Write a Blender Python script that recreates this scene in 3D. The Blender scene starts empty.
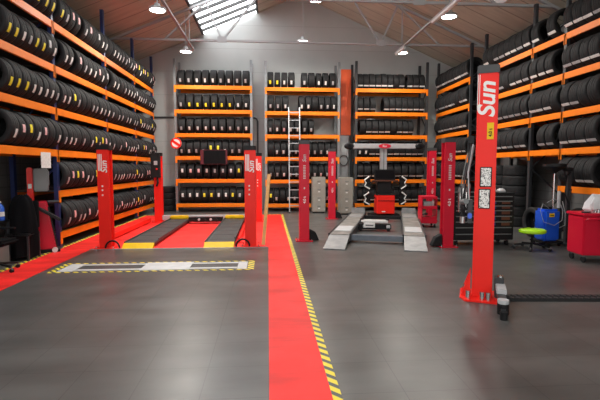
import bpy, bmesh, math, random
from mathutils import Vector, Matrix, Euler
R = math.radians
PI = math.pi
random.seed(7)
scene = bpy.context.scene
col = scene.collection

# ------------------------------------------------------------------ materials
def mat(name, rgb, rough=.5, metal=0., noise=0., nscale=8., bump=0., bscale=60., emit=0., spec=.5, coat=0.):
    m = bpy.data.materials.new(name); m.use_nodes = True
    nt = m.node_tree; b = nt.nodes['Principled BSDF']
    c = (*rgb, 1)
    b.inputs['Base Color'].default_value = c
    b.inputs['Roughness'].default_value = rough
    b.inputs['Metallic'].default_value = metal
    b.inputs['Specular IOR Level'].default_value = spec
    if coat: b.inputs['Coat Weight'].default_value = coat
    if emit:
        b.inputs['Emission Color'].default_value = c
        b.inputs['Emission Strength'].default_value = emit
    if noise or bump:
        tc = nt.nodes.new('ShaderNodeTexCoord')
    if noise:
        n = nt.nodes.new('ShaderNodeTexNoise'); n.inputs['Scale'].default_value = nscale
        n.inputs['Detail'].default_value = 5
        nt.links.new(tc.outputs['Object'], n.inputs['Vector'])
        r = nt.nodes.new('ShaderNodeValToRGB')
        r.color_ramp.elements[0].position = .3; r.color_ramp.elements[1].position = .7
        r.color_ramp.elements[0].color = (*[x*(1-noise) for x in rgb], 1)
        r.color_ramp.elements[1].color = (*[min(1, x*(1+noise)) for x in rgb], 1)
        nt.links.new(n.outputs['Fac'], r.inputs['Fac'])
        nt.links.new(r.outputs['Color'], b.inputs['Base Color'])
    if bump:
        n2 = nt.nodes.new('ShaderNodeTexNoise'); n2.inputs['Scale'].default_value = bscale
        nt.links.new(tc.outputs['Object'], n2.inputs['Vector'])
        bp = nt.nodes.new('ShaderNodeBump'); bp.inputs['Strength'].default_value = bump
        bp.inputs['Distance'].default_value = .01
        nt.links.new(n2.outputs['Fac'], bp.inputs['Height'])
        nt.links.new(bp.outputs['Normal'], b.inputs['Normal'])
    return m

M = {}
M['rubber'] = mat('tyre_rubber', (.0145, .0145, .0155), .72, noise=.25, nscale=9, bump=.15, bscale=90, spec=.3)
M['orange'] = mat('orange_beam_paint', (.86, .205, .008), .45, noise=.08, nscale=3, spec=.25)
M['blue_steel'] = mat('dark_blue_steel', (.018, .03, .11), .4)
M['grey_steel'] = mat('galvanised_steel', (.24, .25, .26), .42, metal=.6, noise=.12)
M['black_steel'] = mat('black_rack_steel', (.028, .03, .034), .45)
M['deck'] = mat('shelf_deck', (.05, .045, .04), .7, noise=.2)
M['red'] = mat('bright_red_paint', (.86, .022, .014), .38, noise=.05, nscale=2, spec=.25)
M['crimson'] = mat('crimson_paint', (.60, .012, .035), .38, noise=.05, nscale=2, spec=.25)
M['darkred'] = mat('dark_red_paint', (.60, .010, .035), .36, noise=.06, nscale=2, spec=.25)
M['black'] = mat('black_plastic', (.009, .009, .010), .5, spec=.25)
M['blackm'] = mat('black_matt', (.012, .012, .013), .8, noise=.2, bump=.2, spec=.25)
M['cloth'] = mat('black_cloth', (.006, .006, .007), .95, bump=.4, bscale=35, spec=.08)
M['maroon'] = mat('dark_maroon_plastic', (.10, .004, .012), .5)
M['screen'] = mat('screen_glass', (.004, .004, .005), .5, spec=.12)
M['white'] = mat('white_enamel', (.78, .78, .76), .4)
M['paper'] = mat('white_paper_label', (.72, .72, .70), .6, noise=.12, nscale=30)
M['greylab'] = mat('grey_paper_label', (.42, .42, .43), .6, noise=.2, nscale=30)
M['pinklab'] = mat('pink_paper_label', (.72, .42, .42), .6, noise=.2, nscale=30)
M['yellab'] = mat('yellow_paper_label', (.85, .72, .03), .55, noise=.1, nscale=30)
M['yellow'] = mat('yellow_paint', (.80, .50, .006), .5, noise=.08, spec=.25)
M['silver'] = mat('brushed_aluminium', (.45, .46, .47), .4, metal=.8, noise=.08)
M['chrome'] = mat('chrome', (.75, .75, .76), .18, metal=1.)
M['plate'] = mat('galvanised_plate', (.27, .275, .28), .45, metal=.3, noise=.2, nscale=5)
M['testplate'] = mat('pale_steel_plate', (.60, .61, .62), .42, metal=.1, noise=.1, nscale=5)
M['runway'] = mat('dark_runway_steel', (.05, .05, .05), .5, metal=.1, noise=.3, nscale=4, bump=.2, bscale=40)
M['platform'] = mat('grey_platform_steel', (.20, .195, .18), .5, metal=.2, noise=.35, nscale=4)
M['cross'] = mat('blue_grey_crossbeam', (.13, .15, .18), .42, metal=.3, noise=.1)
M['cabinet'] = mat('beige_cabinet', (.31, .30, .26), .5, noise=.06)
M['greyplastic'] = mat('grey_plastic', (.16, .17, .17), .5)
M['capgrey'] = mat('dark_cap_plastic', (.045, .047, .05), .5)
M['lgrey'] = mat('light_grey_paint', (.45, .46, .47), .45, noise=.05)
M['blue'] = mat('bright_blue_paint', (.01, .10, .70), .3, coat=.3)
M['watblue'] = mat('blue_water_bottle', (.03, .12, .55), .15)
M['lime'] = mat('lime_vinyl', (.42, .82, .015), .4)
M['bag'] = mat('white_plastic_bag', (.55, .55, .56), .35, bump=.6, bscale=14)
M['wood'] = mat('pale_wood', (.74, .50, .20), .5, noise=.2, nscale=4)
M['paintpanel'] = mat('orange_red_panel', (.95, .13, .035), .5, noise=.12, nscale=2)
M['copper'] = mat('copper_brown', (.10, .03, .014), .4)
M['dkblue'] = mat('dark_blue_reflection_paint', (.01, .03, .16), .4)  # blue reflection painted onto the tool chest drawers
M['bar'] = mat('dark_glazing_bar', (.05, .05, .05), .6)
M['lens'] = mat('lamp_lens', (1., .98, .93), .4, emit=22)
M['skyl'] = mat('skylight_panel', (.95, .98, 1.), .4, emit=4.6)
M['patchl'] = mat('dim_skylight_panel', (.60, .58, .56), .5, emit=.25)
M['label_grey'] = mat('grey_lettering', (.6, .55, .55), .5)
M['pipe'] = mat('dark_conduit', (.05, .05, .055), .5)
M['truss'] = mat('grey_truss_paint', (.36, .365, .37), .55)

def nodes(m):
    nt = m.node_tree
    return nt, nt.nodes['Principled BSDF'], nt.nodes.new, nt.links.new

def floor_material(name, base, rough, tile, seam):
    m = mat(name, base, rough)
    nt, b, N, L = nodes(m)
    tc = N('ShaderNodeTexCoord')
    br = N('ShaderNodeTexBrick'); br.offset = 0
    br.inputs['Scale'].default_value = 1
    br.inputs['Brick Width'].default_value = tile; br.inputs['Row Height'].default_value = tile
    br.inputs['Mortar Size'].default_value = .004; br.inputs['Mortar Smooth'].default_value = .4
    br.inputs['Color1'].default_value = (*base, 1)
    br.inputs['Color2'].default_value = (*[x*1.10 for x in base], 1)
    br.inputs['Mortar'].default_value = (*[x*seam for x in base], 1)
    L(tc.outputs['Object'], br.inputs['Vector'])
    n = N('ShaderNodeTexNoise'); n.inputs['Scale'].default_value = 1.6; n.inputs['Detail'].default_value = 6
    mp = N('ShaderNodeMapping'); mp.inputs['Scale'].default_value = (.5, 1.6, 1)
    L(tc.outputs['Object'], mp.inputs['Vector']); L(mp.outputs['Vector'], n.inputs['Vector'])
    ra = N('ShaderNodeMapRange'); ra.inputs['To Min'].default_value = .74; ra.inputs['To Max'].default_value = 1.30
    ra.inputs['From Min'].default_value = .3; ra.inputs['From Max'].default_value = .7
    L(n.outputs['Fac'], ra.inputs['Value'])
    mx = N('ShaderNodeMix'); mx.data_type = 'RGBA'; mx.blend_type = 'MULTIPLY'; mx.inputs['Factor'].default_value = 1
    L(br.outputs['Color'], mx.inputs['A']); L(ra.outputs['Result'], mx.inputs['B'])
    L(mx.outputs['Result'], b.inputs['Base Color'])
    rr = N('ShaderNodeMapRange'); rr.inputs['To Min'].default_value = rough-.09; rr.inputs['To Max'].default_value = rough+.1
    n3 = N('ShaderNodeTexNoise'); n3.inputs['Scale'].default_value = 2.2; n3.inputs['Detail'].default_value = 4
    L(tc.outputs['Object'], n3.inputs['Vector']); L(n3.outputs['Fac'], rr.inputs['Value'])
    L(rr.outputs['Result'], b.inputs['Roughness'])
    return m
M['floor'] = floor_material('grey_pvc_tiles', (.078, .077, .074), .33, .5, .58)
M['redmat'] = floor_material('red_pvc_tiles', (.80, .024, .020), .5, .5, .93)
M['redmat'].node_tree.nodes['Principled BSDF'].inputs['Specular IOR Level'].default_value = .25

def hazard_material(name, ax, period):
    m = mat(name, (.8, .6, .02), .5)
    nt, b, N, L = nodes(m)
    tc = N('ShaderNodeTexCoord'); sp = N('ShaderNodeSeparateXYZ')
    L(tc.outputs['Object'], sp.inputs['Vector'])
    a = N('ShaderNodeMath'); a.operation = 'ADD'
    L(sp.outputs['X'], a.inputs[0]); L(sp.outputs['Y'], a.inputs[1])
    d = N('ShaderNodeMath'); d.operation = 'DIVIDE'; d.inputs[1].default_value = period
    L(a.outputs[0], d.inputs[0])
    f = N('ShaderNodeMath'); f.operation = 'FRACT'; L(d.outputs[0], f.inputs[0])
    g = N('ShaderNodeMath'); g.operation = 'GREATER_THAN'; g.inputs[1].default_value = .56
    L(f.outputs[0], g.inputs[0])
    mx = N('ShaderNodeMix'); mx.data_type = 'RGBA'
    mx.inputs['A'].default_value = (.82, .66, .03, 1); mx.inputs['B'].default_value = (.09, .09, .085, 1)
    L(g.outputs[0], mx.inputs['Factor']); L(mx.outputs['Result'], b.inputs['Base Color'])
    return m
M['hazard'] = hazard_material('hazard_tape', 'Y', .135)

def wall_material(name, base, bw, bh, dark=.8):
    m = mat(name, base, .75)
    nt, b, N, L = nodes(m)
    tc = N('ShaderNodeTexCoord'); sp = N('ShaderNodeSeparateXYZ'); L(tc.outputs['Object'], sp.inputs['Vector'])
    a = N('ShaderNodeMath'); a.operation = 'ADD'; L(sp.outputs['X'], a.inputs[0]); L(sp.outputs['Y'], a.inputs[1])
    cb = N('ShaderNodeCombineXYZ'); L(a.outputs[0], cb.inputs['X']); L(sp.outputs['Z'], cb.inputs['Y'])
    br = N('ShaderNodeTexBrick'); br.inputs['Scale'].default_value = 1
    br.inputs['Brick Width'].default_value = bw; br.inputs['Row Height'].default_value = bh
    br.inputs['Mortar Size'].default_value = .012; br.offset = 0
    br.inputs['Color1'].default_value = (*base, 1); br.inputs['Color2'].default_value = (*[x*.95 for x in base], 1)
    br.inputs['Mortar'].default_value = (*[x*dark for x in base], 1)
    L(cb.outputs['Vector'], br.inputs['Vector'])
    n = N('ShaderNodeTexNoise'); n.inputs['Scale'].default_value = 1.2; n.inputs['Detail'].default_value = 6
    L(tc.outputs['Object'], n.inputs['Vector'])
    ra = N('ShaderNodeMapRange'); ra.inputs['To Min'].default_value = .88; ra.inputs['To Max'].default_value = 1.1
    L(n.outputs['Fac'], ra.inputs['Value'])
    mx = N('ShaderNodeMix'); mx.data_type = 'RGBA'; mx.blend_type = 'MULTIPLY'; mx.inputs['Factor'].default_value = 1
    L(br.outputs['Color'], mx.inputs['A']); L(ra.outputs['Result'], mx.inputs['B'])
    L(mx.outputs['Result'], b.inputs['Base Color'])
    return m
M['wall'] = wall_material('grey_concrete_panels', (.47, .485, .475), 50, .9, .82)
M['wallside'] = wall_material('dark_block_wall', (.17, .165, .16), .5, .25, .7)

def roof_material():
    base = (.58, .53, .42)
    m = mat('brown_roof_boards', base, .7)
    nt, b, N, L = nodes(m)
    tc = N('ShaderNodeTexCoord'); sp = N('ShaderNodeSeparateXYZ'); L(tc.outputs['Object'], sp.inputs['Vector'])
    d = N('ShaderNodeMath'); d.operation = 'DIVIDE'; d.inputs[1].default_value = .75; L(sp.outputs['Y'], d.inputs[0])
    f = N('ShaderNodeMath'); f.operation = 'FRACT'; L(d.outputs[0], f.inputs[0])
    g = N('ShaderNodeMath'); g.operation = 'LESS_THAN'; g.inputs[1].default_value = .06; L(f.outputs[0], g.inputs[0])
    n = N('ShaderNodeTexNoise'); n.inputs['Scale'].default_value = 2; n.inputs['Detail'].default_value = 5
    mp = N('ShaderNodeMapping'); mp.inputs['Scale'].default_value = (.6, 3, 1)
    L(tc.outputs['Object'], mp.inputs['Vector']); L(mp.outputs['Vector'], n.inputs['Vector'])
    ra = N('ShaderNodeMapRange'); ra.inputs['To Min'].default_value = .75; ra.inputs['To Max'].default_value = 1.25
    L(n.outputs['Fac'], ra.inputs['Value'])
    mx = N('ShaderNodeMix'); mx.data_type = 'RGBA'
    mx.inputs['A'].default_value = (*base, 1); mx.inputs['B'].default_value = (.34, .30, .23, 1)
    L(g.outputs[0], mx.inputs['Factor'])
    m2 = N('ShaderNodeMix'); m2.data_type = 'RGBA'; m2.blend_type = 'MULTIPLY'; m2.inputs['Factor'].default_value = 1
    L(mx.outputs['Result'], m2.inputs['A']); L(ra.outputs['Result'], m2.inputs['B'])
    L(m2.outputs['Result'], b.inputs['Base Color'])
    return m
M['roof'] = roof_material()

def swirl_material():
    m = mat('swirled_chrome_sticker', (.7, .7, .68), .3)
    nt, b, N, L = nodes(m)
    tc = N('ShaderNodeTexCoord')
    v = N('ShaderNodeTexNoise'); v.inputs['Scale'].default_value = 38; v.inputs['Distortion'].default_value = 1.5
    L(tc.outputs['Object'], v.inputs['Vector'])
    r = N('ShaderNodeValToRGB'); r.color_ramp.elements[0].position = .42; r.color_ramp.elements[1].position = .5
    r.color_ramp.elements[0].color = (.12, .12, .12, 1); r.color_ramp.elements[1].color = (.78, .77, .74, 1)
    L(v.outputs['Fac'], r.inputs['Fac']); L(r.outputs['Color'], b.inputs['Base Color'])
    return m
M['swirl'] = swirl_material()

# ------------------------------------------------------------------ mesh builder
class MB:
    def __init__(s): s.v = []; s.f = []; s.m = []; s.mi = 0
    def add(s, vs, fs, mx=None):
        o = len(s.v)
        s.v += [tuple(mx @ Vector(p)) if mx else tuple(p) for p in vs]
        s.f += [tuple(i+o for i in f) for f in fs]; s.m += [s.mi]*len(fs)
        return s
    def box(s, c, d, rot=None):
        x, y, z = d[0]/2, d[1]/2, d[2]/2
        vs = [(i*x, j*y, k*z) for i in (-1, 1) for j in (-1, 1) for k in (-1, 1)]
        fs = [(0, 1, 3, 2), (4, 6, 7, 5), (0, 4, 5, 1), (2, 3, 7, 6), (0, 2, 6, 4), (1, 5, 7, 3)]
        mx = Matrix.Translation(c) @ (Euler(rot).to_matrix().to_4x4() if rot else Matrix())
        return s.add(vs, fs, mx)
    def b6(s, x0, x1, y0, y1, z0, z1):
        return s.box(((x0+x1)/2, (y0+y1)/2, (z0+z1)/2), (x1-x0, y1-y0, z1-z0))
    def bar(s, a, b, w, h=None):
        a, b = Vector(a), Vector(b); h = h or w
        d = b-a; q = d.to_track_quat('Z', 'Y').to_matrix().to_4x4()
        mx = Matrix.Translation((a+b)/2) @ q
        x, y, z = w/2, h/2, d.length/2
        vs = [(i*x, j*y, k*z) for i in (-1, 1) for j in (-1, 1) for k in (-1, 1)]
        fs = [(0, 1, 3, 2), (4, 6, 7, 5), (0, 4, 5, 1), (2, 3, 7, 6), (0, 2, 6, 4), (1, 5, 7, 3)]
        return s.add(vs, fs, mx)
    def tube(s, pts, r, n=10, rs=None):
        pts = [Vector(p) for p in pts]; rings = []
        up = Vector((0, 0, 1))
        for i, p in enumerate(pts):
            t = (pts[min(i+1, len(pts)-1)] - pts[max(i-1, 0)]).normalized()
            a = t.cross(up)
            if a.length < .05: a = t.cross(Vector((0, 1, 0)))
            a.normalize(); b = a.cross(t); rr = rs[i] if rs else r
            rings.append([p + rr*(math.cos(2*PI*k/n)*a + math.sin(2*PI*k/n)*b) for k in range(n)])
        vs = [q for g in rings for q in g]; fs = []
        for i in range(len(pts)-1):
            for k in range(n):
                fs.append((i*n+k, i*n+(k+1) % n, (i+1)*n+(k+1) % n, (i+1)*n+k))
        fs.append(tuple(range(n))[::-1]); fs.append(tuple((len(pts)-1)*n+k for k in range(n)))
        return s.add(vs, fs)
    def lathe(s, prof, n=32, mx=None, close=False):
        vs = []; fs = []; k = len(prof)
        for i in range(n):
            a = 2*PI*i/n
            vs += [(r*math.cos(a), r*math.sin(a), z) for r, z in prof]
        for i in range(n):
            j = (i+1) % n
            for q in range(k if close else k-1):
                p = (q+1) % k
                fs.append((i*k+q, j*k+q, j*k+p, i*k+p))
        return s.add(vs, fs, mx)
    def cyl(s, c, r, h, n=24, rot=None):
        mx = Matrix.Translation(c) @ (Euler(rot).to_matrix().to_4x4() if rot else Matrix())
        return s.lathe([(.0001, -h/2), (r, -h/2), (r, h/2), (.0001, h/2)], n, mx)
    def prism(s, poly, z0, z1, mx=None):
        n = len(poly)
        vs = [(x, y, z0) for x, y in poly]+[(x, y, z1) for x, y in poly]
        fs = [tuple(range(n))[::-1], tuple(range(n, 2*n))]
        fs += [(i, (i+1) % n, n+(i+1) % n, n+i) for i in range(n)]
        return s.add(vs, fs, mx)
    def mesh(s, name, mats, bevel=0., smooth=35):
        me = bpy.data.meshes.new(name); me.from_pydata(s.v, [], s.f)
        mats = mats if isinstance(mats, (list, tuple)) else [mats]
        for m in mats: me.materials.append(m)
        me.polygons.foreach_set('material_index', s.m)
        bm = bmesh.new(); bm.from_mesh(me)
        bmesh.ops.recalc_face_normals(bm, faces=bm.faces)
        if bevel:
            es = [e for e in bm.edges if len(e.link_faces) == 2 and e.calc_face_angle(0) > .6]
            bmesh.ops.bevel(bm, geom=es, offset=bevel, segments=2, affect='EDGES', clamp_overlap=True)
        bm.to_mesh(me); bm.free()
        me.polygons.foreach_set('use_smooth', [True]*len(me.polygons))
        me.set_sharp_from_angle(angle=R(smooth)); me.update()
        return me
    def build(s, name, mats, parent=None, bevel=0., label=None, loc=None, rot=None):
        o = bpy.data.objects.new(name, s.mesh(name, mats, bevel)); col.objects.link(o)
        if parent: o.parent = parent
        if loc: o.location = loc
        if rot: o.rotation_euler = rot
        if label: o['label'] = label
        return o
def tag(o, label, cat, group=None, kind=None):
    if label: o['label'] = label
    if cat: o['category'] = cat
    if group: o['group'] = group
    if kind: o['kind'] = kind
    return o
def thing(name, label, cat, loc=(0, 0, 0), rz=0, group=None):
    o = bpy.data.objects.new(name, None); col.objects.link(o)
    o.empty_display_size = .1
    o.location = loc; o.rotation_euler = (0, 0, rz)
    return tag(o, label, cat, group)
def struct(mb, name, m, bevel=0.): return tag(mb.build(name, m, None, bevel), None, None, None, 'structure')
def text(name, s, size, m, parent, loc, rot, ext=.001, squash=1.):
    cu = bpy.data.curves.new(name, 'FONT'); cu.body = s; cu.size = size; cu.extrude = ext
    cu.align_x = 'LEFT'; cu.align_y = 'BOTTOM_BASELINE'; cu.shear = .22 if 'Sun' in s else 0; cu.offset = size*.022
    t = bpy.data.objects.new(name, cu); col.objects.link(t)
    dg = bpy.context.evaluated_depsgraph_get()
    me = bpy.data.meshes.new_from_object(t.evaluated_get(dg))
    bpy.data.objects.remove(t); bpy.data.curves.remove(cu)
    me.transform(Matrix.Diagonal((squash, 1, 1, 1)))
    me.materials.clear(); me.materials.append(m)
    o = bpy.data.objects.new(name, me); col.objects.link(o); o.parent = parent
    o.location = loc; o.rotation_euler = rot
    return o
VERT = (Matrix.Rotation(PI/2, 3, 'X') @ Matrix.Rotation(PI/2, 3, 'Z')).to_euler()   # reads upward on a face towards -y
FLATF = Euler((PI/2, 0, 0))

# ------------------------------------------------------------------ camera
F, OFF = 430., 32.
cam = bpy.data.cameras.new('camera'); co = bpy.data.objects.new('camera', cam); col.objects.link(co)
cam.sensor_width = 36; cam.lens = F/600*36; cam.clip_start = .05
co.location = (0, 0, 1.65)
co.rotation_euler = (PI/2-math.atan(OFF/F), 0, -math.atan(OFF/F))
scene.camera = co
def proj(x, y, z):
    p = w = math.atan(OFF/F)
    fw = Vector((math.sin(w)*math.cos(p), math.cos(w)*math.cos(p), -math.sin(p)))
    rt = Vector((math.cos(w), -math.sin(w), 0)); up = rt.cross(fw)
    v = Vector((x, y, z-1.65)); d = v.dot(fw)
    return (300+F*v.dot(rt)/d, 200-F*v.dot(up)/d, d)

# ------------------------------------------------------------------ shell
XL, XR, YB, YF = -5.45, 7.85, 17.35, -2.2
EAVE, RIDGE, XM = 5.5, 8.38, 1.3
struct(MB().b6(XL-.2, XR+.2, YF, YB+.2, -.2, 0), 'floor', M['floor'])
struct(MB().b6(XL-.2, XL, YF, YB, 0, EAVE), 'wall_left', M['wallside'])
struct(MB().b6(XR, XR+.2, YF, YB, 0, EAVE), 'wall_right', M['wallside'])
gable = [(XL-.2, 0), (XR+.2, 0), (XR+.2, EAVE), (XM, RIDGE), (XL-.2, EAVE)]
UP = Matrix.Rotation(PI/2, 4, 'X')     # local z -> -y
struct(MB().prism(gable, -.2, 0, Matrix.Translation((0, YB, 0)) @ UP), 'wall_back', M['wall'])
fw = MB()
fw.b6(XL-.2, -4.6, YF-.2, YF, 0, EAVE); fw.b6(6.2, XR+.2, YF-.2, YF, 0, EAVE)
fw.prism([(-4.6, 4.7), (6.2, 4.7), (6.2, EAVE), (XR+.2, EAVE), (XM, RIDGE), (XL-.2, EAVE), (-4.6, EAVE)], -.2, 0, Matrix.Translation((0, YF-.2, 0)) @ UP)
struct(fw, 'wall_front', M['wall'])
SLL = (RIDGE-EAVE)/(XM-XL+.2); SLR = (RIDGE-EAVE)/(XR+.2-XM)
def zl(x): return RIDGE-(XM-x)*SLL
def zr(x): return RIDGE-(x-XM)*SLR
def zroof(x): return zl(x) if x < XM else zr(x)
S0, S1 = -2.48, -.38
ce = MB()
def slope(x0, x1, y0=YF-.3, y1=YB+.2):
    z0, z1 = zroof(x0+1e-6), zroof(x1-1e-6)
    vs = [(x, y, z+t) for t in (0, .12) for (x, z) in ((x0, z0), (x1, z1)) for y in (y0, y1)]
    ce.add(vs, [(0, 1, 3, 2), (4, 6, 7, 5), (0, 2, 6, 4), (1, 5, 7, 3), (0, 4, 5, 1), (2, 3, 7, 6)])
slope(XL-.3, S0); slope(S1, XM); slope(XM, XR+.3)
struct(ce, 'ceiling', M['roof'])
sk = MB()
sk.add([(S0, YF, zl(S0)+.06), (S1, YF, zl(S1)+.06), (S1, YB+.2, zl(S1)+.06), (S0, YB+.2, zl(S0)+.06),
        (S0, YF, zl(S0)+.09), (S1, YF, zl(S1)+.09), (S1, YB+.2, zl(S1)+.09), (S0, YB+.2, zl(S0)+.09)],
       [(0, 3, 2, 1), (4, 5, 6, 7), (0, 1, 5, 4), (1, 2, 6, 5), (2, 3, 7, 6), (3, 0, 4, 7)])
w1 = struct(sk, 'window_1', M['skyl'])
sb = MB()
y = YB-.45
while y > 6:
    sb.bar((S0, y, zl(S0)+.0), (S1, y, zl(S1)+.0), .08, .09); y -= .62
sb.bar((S0, 6, zl(S0)+.02), (S0, YB-.02, zl(S0)+.02), .08); sb.bar((S1, 6, zl(S1)+.02), (S1, YB-.02, zl(S1)+.02), .08)
xm = (S0+S1)/2+.25
sb.build('glazing_bars', M['bar'], w1)
pt = MB(); px0, px1 = 5.75, 6.45
pt.add([(x, y_, zr(x)-d) for d in (.004, .03) for (x, y_) in ((px0, 11.2), (px1, 11.2), (px1, 11.9), (px0, 11.9))],
       [(0, 1, 2, 3), (4, 7, 6, 5), (0, 4, 5, 1), (1, 5, 6, 2), (2, 6, 7, 3), (3, 7, 4, 0)])
struct(pt, 'window_2', M['patchl'])
# wall pillar with orange-red painted face, wall pipes
struct(MB().b6(2.84, 3.2, 17.0, YB, 0, 5.5), 'trim_1', M['lgrey'], .01)
pp = MB().box((0, 0, 0), (.40, .03, 2.55)); pp.box((.05, -.03, .2), (.04, .03, 1.4), (0, R(8), 0))
tag(pp.build('wall_panel', M['paintpanel'], None, .004, loc=(3.07, 16.97, 4.22)), 'tall orange-red panel fixed high on the grey wall pillar', 'panel')
pi = MB()
pi.tube([(XL+.9, YB-.05, 3.62), (-3.2, YB-.05, 3.62)], .035)
pi.tube([(-.95, YB-.05, 3.62), (-.5, YB-.05, 3.62), (-.43, YB-.05, 3.58), (-.4, YB-.05, 3.5), (-.4, YB-.05, 1.2)], .035)
struct(pi, 'trim_2', M['pipe'])

# trusses
def truss(Y):
    t = thing('roof_truss', None, None); t['kind'] = 'structure'
    xl, xr = -4.78, 7.25
    zb = 5.74
    MB().bar((xl, Y, zb), (xr, Y, zb), .065, .065).build('tie_beam', M['truss'], t)
    MB().bar((XL+.1, Y, zl(XL+.1)-.1), (XM, Y, RIDGE-.1), .07).build('top_chord', M['truss'], t)
    MB().bar((XM, Y, RIDGE-.1), (XR-.1, Y, zr(XR-.1)-.1), .07).build('top_chord', M['truss'], t)
    for a, b in ((-3.28, -1.95), (-1.45, -1.95), (-1.45, .25), (3.75, 2.35), (3.75, 4.3), (5.75, 4.3)):
        MB().bar((a, Y, zb), (b, Y, zroof(b)-.1), .045, .055).build('web_member', M['truss'], t)
    for a in (-1.45, 3.75):
        MB().box((a, Y-.03, zb+.03), (.3, .02, .2)).build('gusset_plate', M['truss'], t)
    return t
for i, Y in enumerate((14.35, 10.75, 7.2)):
    t = truss(Y); t.name = 'trim_%d' % (3+i)

# conduits and lamps
def conduit(X, Z, seg, label):
    t = thing('lighting_conduit', label, 'conduit', (X, 0, Z))
    MB().box((0, 10.1, 0), (.07, 9.8, .05)).build('rail', M['truss'], t)
    for y0 in (7.2, 10.75, 14.35):
        MB().bar((0, y0, .02), (0, y0, zroof(X)-Z), .02).build('hanger', M['truss'], t)
    for y0, y1 in seg:
        MB().box((0, (y0+y1)/2, -.06), (.09, y1-y0, .07)).build('tube_light', M['white'], t, .01)
conduit(-2.48, 5.62, [], 'grey conduit running along the roof under the skylight')
conduit(4.45, 5.62, [(9.9, 11.6), (14.0, 14.9)], 'grey conduit with white tube fittings along the right roof slope')
def highbay(x, y, z, top, label):
    t = thing('high_bay_lamp', label, 'lamp', (x, y, z), 0, 'round high bay lamps')
    MB().lathe([(.0001, .13), (.07, .13), (.08, .06), (.19, .03), (.205, 0), (.205, -.03), (.18, -.03)], 28).build('housing', M['lgrey'], t)
    MB().lathe([(.18, -.025), (.1, -.045), (.0001, -.05)], 28).build('lens', M['lens'], t)
    MB().bar((0, 0, .12), (0, 0, top-z), .025).build('hanger', M['truss'], t)
    l = bpy.data.lights.new('lamp_light', 'AREA'); l.shape = 'DISK'; l.size = .34; l.energy = 85
    l.color = (1, .95, .86); lo = bpy.data.objects.new('lamp_light', l); col.objects.link(lo)
    lo.parent = t; lo.location = (0, 0, -.07)
highbay(-2.66, 11.0, 5.5, zl(-2.66), 'round lit high bay lamp under the brown roof left of the skylight, nearer one')
highbay(-2.68, 14.75, 5.5, zl(-2.68), 'round lit high bay lamp near the lower corner of the skylight')
highbay(4.64, 11.0, 5.53, zr(4.64), 'round lit high bay lamp on the right roof slope, nearer to the camera')
highbay(4.6, 14.75, 5.6, zr(4.6), 'round lit high bay lamp on right roof slope, nearer the back wall')
highbay(1.2, 14.7, 5.88, zl(1.2), 'round lit high bay lamp on long pole before the back wall')
highbay(1.22, 11.0, 5.86, zl(1.22), 'round lit high bay lamp cut by the top picture edge')

# floor surfaces
def slab(x0, x1, y0, y1, z0, z1, name, m): return struct(MB().b6(x0, x1, y0, y1, z0, z1), name, m)
slab(-4.22, -3.6, 3, 8.95, 0, .004, 'trim_10', M['redmat'])
slab(-4.22, -.005, 8.95, 15.2, 0, .004, 'trim_11', M['redmat'])
slab(0, .455, .5, 15.2, 0, .004, 'trim_12', M['redmat'])
slab(-.005, 0, 8.95, 15.2, 0, .004, 'trim_13', M['redmat'])
slab(.455, .525, .5, 15.2, 0, .005, 'trim_14', M['hazard'])
slab(-4.31, -4.22, 3, 15.3, 0, .005, 'trim_15', M['hazard'])
slab(-4.22, .525, 15.2, 15.27, 0, .005, 'trim_16', M['hazard'])
slab(-3.6, -.03, 8.88, 8.95, 0, .006, 'trim_17', M['plate'])

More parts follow.
